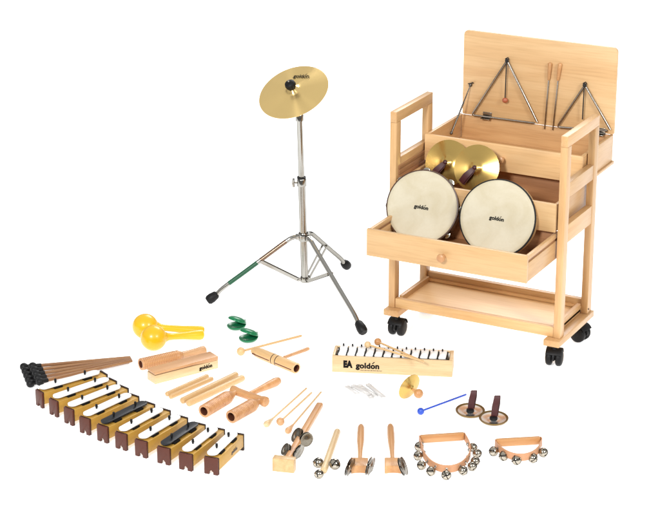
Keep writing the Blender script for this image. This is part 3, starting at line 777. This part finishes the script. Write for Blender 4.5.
# sistrum
M, L = lay((283.0, 472.6), (320.4, 408.8), .0)
o = thing('jingle_stick', 'pale wooden jingle stick with a thick end block and four tin jingle pairs', 'jingle stick', M)
bw, bh = .0235, .020
MB().box(.0, .030, -.036, .036, 0, .046, .003).build('end_block', PALE, o)
MB().box(.0305, L-.004, -bw/2, bw/2, .008, .008+bh, .007, 4).build('handle', ORNG, o)
iv = M.inverted(); i3 = iv.to_3x3()
for (jx, jy), ax, jr in (((286.0, 449.6), (-.76, .44, .47), .021), ((297.2, 435.4), (-.76, .44, .47), .026), ((306.2, 439.4), (.52, -.25, .80), .024), ((298.2, 452.4), (.80, -.46, .36), .028)):
    c = iv @ at(jx, jy, .024)
    jingle_pair(o, c, i3 @ (RT*ax[0]+UP*ax[1]+TOCAM*ax[2]), jr, .007)
    MB().tube([(c.x, 0, .020), c], .0018, 8).build('wire_pin', STEEL, o)

# bell stick
r = 2.9*PXM
M, L = lay((323.4, 471.4), (337.6, 430.8), r)
o = thing('bell_stick', 'pale round wooden stick with shiny jingle bells at its lower end', 'bell stick', M)
MB().lathe([(0, 0), (r*.7, .0008), (r*.97, .005), (r, .010), (r, L-.010), (r*.9, L-.004), (r*.5, L-.0006), (0, L)], Matrix(XM), 28).build('handle', PALER, o)
iv = M.inverted()
for (bx, by), rr in (((318.2, 462.8), 4.3), ((334.8, 464.2), 4.6), ((319.0, 474.2), 3.8)):
    br = rr*PXM; c = iv @ at(bx, by, br)
    bell(o, c, br, (-.35, .25 if c.y > 0 else -.25, .75))
    e = Vector((c.x*.75+.006, 0, c.z*.2)); MB().tube([e, e.lerp(c, .8)], .0022, 8).build('wire_pin', STEEL, o)

# clappers with tin jingles
def clapper(top_, bot_, head_c, jl, label):
    M, L = lay((bot_[0], bot_[1]), top_, .0)
    o = thing('jingle_clapper', label, 'jingle clapper', M, 'small wooden jingle clappers')
    hw, hl = .0268, L*.20
    hx = hl+.002
    prof = [(.0062, hl-.004), (.0065, hl+.02), (.0078, L*.42), (.0115, L*.62), (.0120, L*.80), (.0115, L*.94), (.0085, L*.985), (.004, L*.999), (0, L)]
    MB().lathe(prof, Matrix.Translation((0, 0, .0135)) @ XM, 24).build('handle', ORNG, o)
    n = 9
    poly = [(.006*math.cos(PI*(k/(n-1)-.5))*1.0, -hw+2*hw*k/(n-1)) for k in range(n)]
    poly = [(hl, -hw*.97), (hl, hw*.97)]+[(x, y) for x, y in reversed(poly)]
    MB().prism(poly, .001, .026, None, .0018).build('head_block', ORNG, o)
    iv = M.inverted()
    for (jx, jy), s, lean_ in jl:
        c = iv @ at(jx, jy, .026)
        jingle_pair(o, c, iv.to_3x3() @ (RT*.90+UP*lean_+TOCAM*.26), .0305, .008)
        MB().tube([(hl*.5, -s*-hw*.9, .016), (c.x, c.y+s*.008, c.z)], .002, 8).build('wire_pin', STEEL, o)
clapper((361.0, 429.2), (359.6, 474.2), None, (((349.8, 467.0), 1, -.33), ((370.2, 466.2), -1, -.28)), 'orange wood clapper with two tin jingle pairs, beside the bell stick')
clapper((390.2, 428.8), (393.2, 474.2), None, (((402.8, 466.4), -1, .33),), 'orange wood clapper with a single visible jingle pair, left of the bell strap')

# bell straps (D-shaped)
def bell_strap(bl, br_, path, bells, hgt, label, rbell):
    zs = .012
    a = at(*bl, zs); b = at(*br_, zs)
    x = (b-a).normalized(); y = Vector((-x.y, x.x, 0)); M = frame(a, x, y, (0, 0, 1)); L = (b-a).length
    iv = M.inverted()
    o = thing('bell_strap', label, 'jingle bells', M, 'leather bell straps with wooden grips')
    MB().box(-.002, L+.002, -.006, .008, .002, hgt+.003, .003).build('grip', ORNG, o)
    ctrl = [Vector((-.004, .006, 0)), Vector((-.005, -.010, 0))]+[iv @ at(*p, zs) for p in path]+[Vector((L+.005, -.010, 0)), Vector((L+.004, .006, 0))]
    pts = []
    for k in range(len(ctrl)-1):
        p = [ctrl[max(0, min(len(ctrl)-1, k+j))] for j in (-1, 0, 1, 2)]
        for q in range(8):
            u = q/8; pts.append(.5*((2*p[1])+(p[2]-p[0])*u+(2*p[0]-5*p[1]+4*p[2]-p[3])*u*u+(3*p[1]-p[0]-3*p[2]+p[3])*u**3))
    pts.append(ctrl[-1])
    pts = [Vector((p.x, p.y, hgt/2+.001)) for p in pts]
    st = MB().ribbon(pts, (0, 0, 1), hgt, .0030).build('strap', LEATH, o)
    cen = Vector((L/2, -.03, 0))
    for bx, by in bells:
        br = rbell*PXM; c = iv @ at(bx, by, br)
        near = min(pts, key=lambda p: (p-c).length); out = (c-near); out.z = 0
        if out.length < .004: out = c-cen
        out.normalize()
        c2 = Vector((c.x, c.y, br-zs))
        c2 -= out*.006
        bell(o, c2, br, out+Vector((0, 0, .35)))
        rv = MB().tube([near-out*.0045, near+(c2-near)*.6], .0030, 8); rv.ball(near-out*.003, .0062, (1, 1, 1), 12, 8); rv.build('rivet', STEEL, o)
bell_strap((420.8, 443.4), (463.2, 440.6), [(421.6, 451), (424.2, 459.5), (431, 467.6), (441, 472.2), (452, 472.6), (462, 468.6), (468.6, 461.0), (470.2, 454), (468.4, 447.6)],
           [(417.4, 446.6), (416.2, 456), (419.8, 465.6), (429.4, 471.8), (446.2, 476.0), (464.4, 471.2), (474.0, 466.6), (477.0, 461.6), (479.0, 453.6), (474.6, 447.6)], .0255, 'large tan strap with ten jingle bells and straight wooden grip', 3.85)
bell_strap((496.6, 447.0), (539.4, 444.6), [(498.2, 451.8), (504.4, 456.6), (513, 460.2), (523, 461.0), (532, 458.6), (538.2, 453.6), (540, 449)],
           [(491.8, 451.6), (502.4, 456.6), (515.8, 460.8), (534.2, 458.8), (545.0, 452.6)], .0250, 'small tan strap with five jingle bells and wooden grip, at the far right', 4.0)

# strap-handled dishes (finger cymbals)
def dish(cp, st_top, st_bot, label):
    c = at(*cp, .007); M = frame(c-Vector((0, 0, .007)), RT, Vector((-RT.y, RT.x, 0)), (0, 0, 1))
    M = M @ Matrix.Rotation(R(4), 4, 'X') @ Matrix.Translation((0, 0, .003))
    o = thing('finger_cymbal', label, 'finger cymbal', M, 'pair of finger cymbals with dark red straps')
    r = 12.9*PXM
    MB().lathe([(0, .0030), (r*.28, .0026), (r*.34, .0010), (r*.60, .0012), (r*.84, .0062)], None, 56).build('plate', POLISH, o)
    MB().lathe([(r*.838, .0061), (r*.90, .0084), (r*.975, .0098), (r, .0088), (r*.99, .0050), (r*.90, .0005), (r*.74, -.0012), (r*.5, -.0018), (0, -.0022)], None, 56).build('rim', BRASSR, o)
    MB().lathe([(0, .014), (.008, .0135), (.013, .010), (.0135, .0035), (0, .003)], None, 24).build('knot', BLK, o)
    iv = M.inverted()
    b0 = Vector((.001, 0, .010)); yv = (M.translation).y
    tp = iv @ at(st_top[0], st_top[1], M.translation.y+.006, 1)
    mid = b0.lerp(tp, .55)+Vector((.003, .012, 0)); mid2 = b0.lerp(tp, .55)+Vector((-.003, -.008, 0))
    s = MB()
    s.ribbon([b0, mid2, tp+Vector((0, -.004, -.004)), tp], RT*0+Vector((1, 0, 0)), .0205, .003)
    s.ribbon([b0+Vector((.004, .006, 0)), mid+Vector((.004, .004, 0)), tp+Vector((.003, .006, -.004)), tp+Vector((.002, .001, .001))], Vector((1, 0, 0)), .0195, .003)
    s.build('strap', STRAP, o)
dish((470.2, 411.0), (473.6, 391.0), None, 'brass edged finger cymbal with upright dark red strap, left one near the blue stick')
dish((493.6, 418.6), (497.0, 396.2), None, 'brass edged finger cymbal with upright dark red strap, right and nearer one')

# small cymbal with wooden bead knob
n = (RT*.64+TOCAM*.60-UP*.46).normalized()
M = zframe((0, 0, 0), n)
low_pt = min((M @ Vector((.0475*math.cos(a), .0475*math.sin(a), 0))).z for a in [k*.1 for k in range(63)])
c = at(409.4, 386.8, -low_pt)
M = zframe(c, n)
o = thing('small_cymbal', 'small brass cymbal with a round wooden knob in front of the glockenspiel', 'small cymbal', M)
MB().lathe(cymbal_prof(.0475, .012, .006, .012), None, 64).build('plate', BRASSD, o)
MB().lathe([(.004, .016), (.005, .030), (.010, .034), (.0155, .041), (.0165, .049), (.0130, .057), (.006, .061), (0, .0615)], None, 26).build('knob', ORNG, o)

# milky plastic clips
ST = [((346.2, 387.0), (358, 394.6)), ((352.4, 386.2), (369.4, 395.4)), ((358.6, 386.0), (376.4, 397.2)), ((367.4, 385.0), (384.0, 398.4)), ((362.5, 388.0), (372, 399.6))]
for i, (A, B) in enumerate(ST):
    M, L = lay(A, B, .0005+.0062*(i % 2))
    m = MB().box(0, L, -.0085, .0085, 0, .0060, .002)
    m.box(L*.06, L*.12, -.0095, .0095, .0003, .0066, .001)
    ob = m.build('plastic_strip', CLEAR); ob.matrix_world = M
    ob['label'] = 'translucent white plastic strip in the small loose pile before the glockenspiel'; ob['category'] = 'plastic strip'; ob['group'] = 'clear plastic strips in a pile'

# ------------------------------------------------------------------ glockenspiel
M, L = lay((332.0, 372.0), (452.2, 377.4))
o = thing('glockenspiel', 'long pale wooden glockenspiel box with white tone bars and black lettering', 'glockenspiel', M)
gd, gh = .105, .062
MB().box(0, L, 0, .010, 0, gh, .002).build('front_board', PALER, o)
MB().box(.0, .010, .0104, gd-.0104, 0, gh+.001, .002).build('end_board', PALER, o)
MB().box(L-.012, L, .0104, gd-.0104, 0, gh+.001, .002).build('end_board', PALER, o)
MB().box(0, L, gd-.010, gd, 0, gh-.002, .002).build('back_board', PALER, o)
MB().box(.0104, L-.0124, .0108, gd-.0108, .030, .036, 0).build('inner_bottom', PALER, o)
MB().box(.012, L-.014, .014, .030, .0364, gh-.004, .001).build('felt_rail', FELT, o)
MB().box(.012, L-.014, gd-.032, gd-.024, .0364, gh-.004, .001).build('felt_rail', WHITE, o)
nb = 12; x0, x1 = .018, L-.022; pit = (x1-x0)/nb
for k in range(nb):
    xc = x0+pit*(k+.5); y0 = .012+.0006*k; y1 = gd-.004-.0012*k; w_ = pit*.86
    sk = .0
    tb = MB().box(xc-w_/2, xc+w_/2, y0, y1, gh-.003, gh+.003, .0012).build('tone_bar', WHITE, o)
    for yy in (y1-.012,):
        MB().lathe([(0, gh+.013), (.0026, gh+.0128), (.0031, gh+.011), (.0031, gh+.007), (.0022, gh+.006), (.0022, gh+.0032)], Matrix.Translation((xc-pit*.06, yy, 0)), 10).build('pin', BLK, tb)
YF = lambda x, z: frame((x, -.0006, z), (1, 0, 0), (0, 0, 1), (0, -1, 0))
logo(o, YF(.0555, .0315) @ Matrix.Diagonal((.74, 1, 1, 1)), .034, words='EA', accent=False, bold=.075)
logo(o, YF(.127, .0285), .029)
dash = MB()
for k in range(22):
    xx = .100+k*.0036
    dash.box(xx, xx+.0014+.0012*((k*7) % 3)/2, -.0005, -.0001, .0105, .0125+.0008*((k*5) % 2), 0)
dash.build('small_print', INK, o)
for k in range(nb+1):
    xg = x0+pit*k
    MB().tube([(xg-.0012, .013, gh-.004), (xg-.0008, .0135, gh+.0015), (xg+.0024, .044, gh+.0066), (xg+.0028, .045, gh+.015)], .0028, 8).build('separator', BLK, o)
# its two beaters on top
zt_ = gh+.010
for (A, B, rr, hm, lb) in (((367.6, 344.6), (420.6, 360.4), 3.2, PALER, 'beater with pale cream ball head lying across the glockenspiel'),
                           ((377.8, 341.8), (424.2, 362.0), 3.5, ORNG, 'beater with tan wooden ball head lying across the glockenspiel')):
    ball_mallet(A, B, rr, .95, hm, PALE, lb, 'glockenspiel beaters', zh=zt_+.012, zt=gh+.011)

# ------------------------------------------------------------------ light
wd = bpy.data.worlds.new('World'); sc.world = wd; wd.use_nodes = True
nt = wd.node_tree; bg = nt.nodes['Background']
tc = nt.nodes.new('ShaderNodeTexCoord'); sp = nt.nodes.new('ShaderNodeSeparateXYZ'); nt.links.new(tc.outputs['Generated'], sp.inputs[0])
rp = nt.nodes.new('ShaderNodeValToRGB'); nt.links.new(sp.outputs[2], rp.inputs[0])
e = rp.color_ramp.elements
e[0].position = 0.; e[0].color = (.30, .30, .30, 1); e[1].position = 1.; e[1].color = (1, 1, 1, 1)
a = e.new(.14); a.color = (.26, .26, .26, 1)
a = e.new(.38); a.color = (.85, .85, .85, 1)
nt.links.new(rp.outputs[0], bg.inputs[0]); bg.inputs[1].default_value = .80
def area(name, loc, tgt, size, power, colr=(1, 1, 1)):
    l = bpy.data.lights.new(name, 'AREA'); l.energy = power; l.shape = 'RECTANGLE'; l.size = size[0]; l.size_y = size[1]; l.color = colr
    ob = bpy.data.objects.new(name, l); col.objects.link(ob); ob.location = loc
    ob.rotation_euler = (Vector(tgt)-Vector(loc)).to_track_quat('-Z', 'Y').to_euler()
tg = (0, 0, .3)
area('key_softbox', CAM*0+Vector((.6, -6.4, 4.0)), tg, (1.0, 1.0), 380)
area('fill_softbox', Vector((5.0, -2.6, 3.6)), tg, (1.2, 1.4), 175)
bgp = at(560, 10)
area('added_background_light', Vector((bgp.x, bgp.y, 4.5)), (bgp.x, bgp.y, 0), (3, 3), 330)  # added lamp with no seen source, whitens the far floor
sc.view_settings.view_transform = 'Standard'; sc.view_settings.look = 'None'
sc.view_settings.exposure = 0; sc.view_settings.gamma = 1
sc.render.engine = 'CYCLES'; sc.cycles.use_denoising = True
sc.cycles.max_bounces = 8
